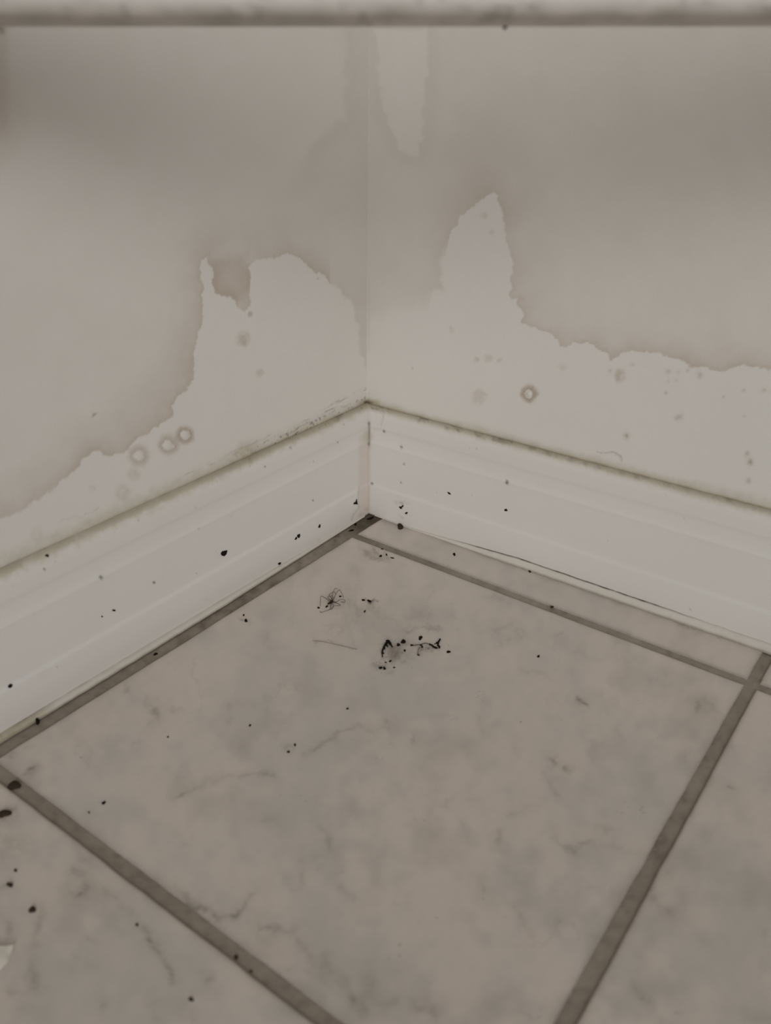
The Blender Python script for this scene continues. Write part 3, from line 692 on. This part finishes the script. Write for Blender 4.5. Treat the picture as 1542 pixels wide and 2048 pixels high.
def clump(paths, label, seed):
    rs = np.random.RandomState(seed); mb = MB()
    for pts, r0, r1 in paths:
        pp = smooth_path([zc(*q) for q in pts], 6); n = len(pp); W = []; rad = []
        for i, q in enumerate(pp):
            r = (r0+(r1-r0)*i/(n-1))/9.07*(1+.35*(rs.rand()-.5)); b = on_floor(q[0], q[1]); rr = r*px2m(b)
            W.append(on_floor(q[0]+.6*(rs.rand()-.5), q[1]+.6*(rs.rand()-.5), rr*.75)); rad.append(rr)
        rad[0] *= .5; rad[-1] *= .5
        mb.add(*tube(W, rad, 7))
        for _ in range(n//2):
            i = rs.randint(n); c = W[i]+np.array([rs.randn(), rs.randn(), 0])*rad[i]*.9; c[2] = -.00005
            bv, bf = blob_mesh(c, np.array([0, 0, 1.0]), rad[i]*.7, rad[i]*.7, rad[i]*1.3, rs.rand()*6, rs.randint(999)); mb.add([c+b for b in bv], bf)
    o = mb.build('dirt_clump', M_dirt); thing(o, label, 'dirt'); return o
c1 = clump([([(345, 285), (300, 320), (265, 380), (235, 440), (218, 500), (225, 580)], 24, 9), ([(330, 300), (375, 345), (405, 400)], 22, 12), ([(300, 350), (325, 400)], 15, 9), ([(222, 510), (262, 512)], 14, 7)],
      'hooked black clump of dirt, left one of the two on the large tile', 4)
c2 = clump([([(1075, 345), (1120, 365), (1165, 400), (1205, 415)], 12, 20), ([(1270, 395), (1235, 370), (1240, 315), (1275, 250)], 18, 14), ([(1160, 350), (1225, 310)], 5, 12), ([(905, 350), (940, 380), (938, 410)], 8, 11)],
      'branched black clump of dirt, right one of the two on the large tile', 9)
def fibre(pts, r, parent=None, label=None, name='fibre', m=None):
    W = [on_floor(x, y, .0004) for x, y in smooth_path(pts, 5)]
    mb = MB(); mb.add(*tube(W, r, 5)); o = mb.build(name, m or M_fluff)
    if label: thing(o, label, 'fibre')
    return o
fibre([zc(770, 368), zc(840, 362), zc(920, 352), zc(1000, 330), zc(1080, 345)], .00022, label='dark thin fibre between the two dirt clumps', m=M_brown)
fibre([zc(905, 400), zc(875, 450), zc(868, 510), zc(885, 545)], .00018, label='faint curved fibre hanging off the right dirt clump')
fibre([(625, 1281), (650, 1284), (668, 1288), (690, 1293), (713, 1298)], .00011, label='pale straight hair lying left of the dirt clumps')

# spider
def sp(x, y, z): return on_floor(630+x/17.13, 1160+y/17.13, z)
root = bpy.data.objects.new('spider', None); COL.objects.link(root); r0 = sp(560, 760, 0); root.location = r0
root.empty_display_size = .005
thing(root, 'dead long-legged spider lying curled on the large floor tile', 'spider')
k = px2m(r0)/17.13
bd = MB(); cs = [(610, 715, 26), (585, 728, 50), (560, 745, 58), (535, 765, 50), (512, 780, 34), (490, 792, 34), (465, 806, 32), (442, 822, 24), (428, 832, 10)]
bd.add(*tube([sp(x, y, .0011) for x, y, r in cs], [r*k*.95 for _, _, r in cs], 10))
body = bd.build('body', M_spider, root, org=r0)
LEGS = [[(600, 700, 1.2), (592, 620, 3), (592, 540, 4.5), (625, 410, 6), (685, 300, 4), (710, 282, 2.5), (770, 310, .3)],
        [(620, 700, 1.2), (690, 540, 3.5), (750, 430, 5), (830, 340, 6), (880, 390, 4), (930, 480, 2), (975, 600, .3)],
        [(630, 735, 1.2), (700, 755, 2.5), (770, 735, 4), (850, 675, 5), (960, 665, 4), (1030, 712, 2.5), (1000, 765, 1), (880, 735, .3)],
        [(620, 760, 1.2), (720, 780, 3), (800, 820, 5), (872, 858, 5), (840, 882, 4), (640, 892, 2), (560, 980, 1), (450, 1035, .3)],
        [(555, 800, 1.2), (540, 900, 3), (515, 990, 4), (450, 1035, 4), (330, 1075, 2.5), (200, 1112, 1), (180, 1060, .3)],
        [(490, 720, 1.2), (400, 650, 3), (290, 585, 5), (205, 553, 5), (188, 650, 3), (180, 760, 2), (180, 890, .3)],
        [(545, 700, 1.2), (480, 650, 3), (440, 590, 4), (470, 560, 4), (590, 548, 2.5), (640, 640, .3)],
        [(590, 700, 1.2), (550, 600, 3), (480, 522, 4), (540, 465, 4), (620, 415, 3), (690, 430, 1), (700, 480, .3)],
        ]
for lg in LEGS:
    P_ = smooth_path([sp(x, y, z*.0005) for x, y, z in lg], 5); n = len(P_)
    mb = MB(); mb.add(*tube(P_, [(.00024-.00012*i/(n-1)) for i in range(n)], 6)); mb.build('leg', M_leg, root, org=r0)
for pts in ([(600, 800, 1.2), (628, 880, 1.5), (625, 930, 1.5), (560, 1010, .5)],):
    P_ = smooth_path([sp(x, y, z*.0005) for x, y, z in pts], 5)
    mb = MB(); mb.add(*tube(P_, .00014, 6)); mb.build('palp', M_leg, root, org=r0)
for o in root.children: o.matrix_parent_inverse = Matrix.Identity(4)

# fine grains nobody could count, round the clumps and in the corner
rs = np.random.RandomState(21); mb = MB()
def grains(n, cx, cy, sx, sy, r0, r1):
    for _ in range(n):
        x, y = cx+rs.randn()*sx, cy+rs.randn()*sy; c = on_floor(x, y); r = (r0+(r1-r0)*rs.rand()**2)*px2m(c)
        q = c+np.array([[r, 0, 0], [0, r*1.2, 0], [-r, 0, 0], [0, -r, 0], [0, 0, r*.8], [0, 0, -.0001]])
        mb.add(q, [[0, 1, 4], [1, 2, 4], [2, 3, 4], [3, 0, 4], [1, 0, 5], [2, 1, 5], [3, 2, 5], [0, 3, 5]])
grains(90, 790, 1300, 17, 14, .25, .9); grains(60, 766, 1332, 9, 8, .25, .9); grains(90, 857, 1294, 18, 6, .25, .9)
grains(40, 848, 1258, 18, 3, .2, .6); grains(25, 742, 1204, 10, 3, .25, .8); grains(40, 768, 1108, 14, 6, .2, .7); grains(12, 583, 1498, 6, 6, .25, .7)
o = mb.build('dust', M_brown); o['kind'] = 'stuff'; o['label'] = 'fine dust grains scattered round the two dirt clumps'; o['category'] = 'dust'
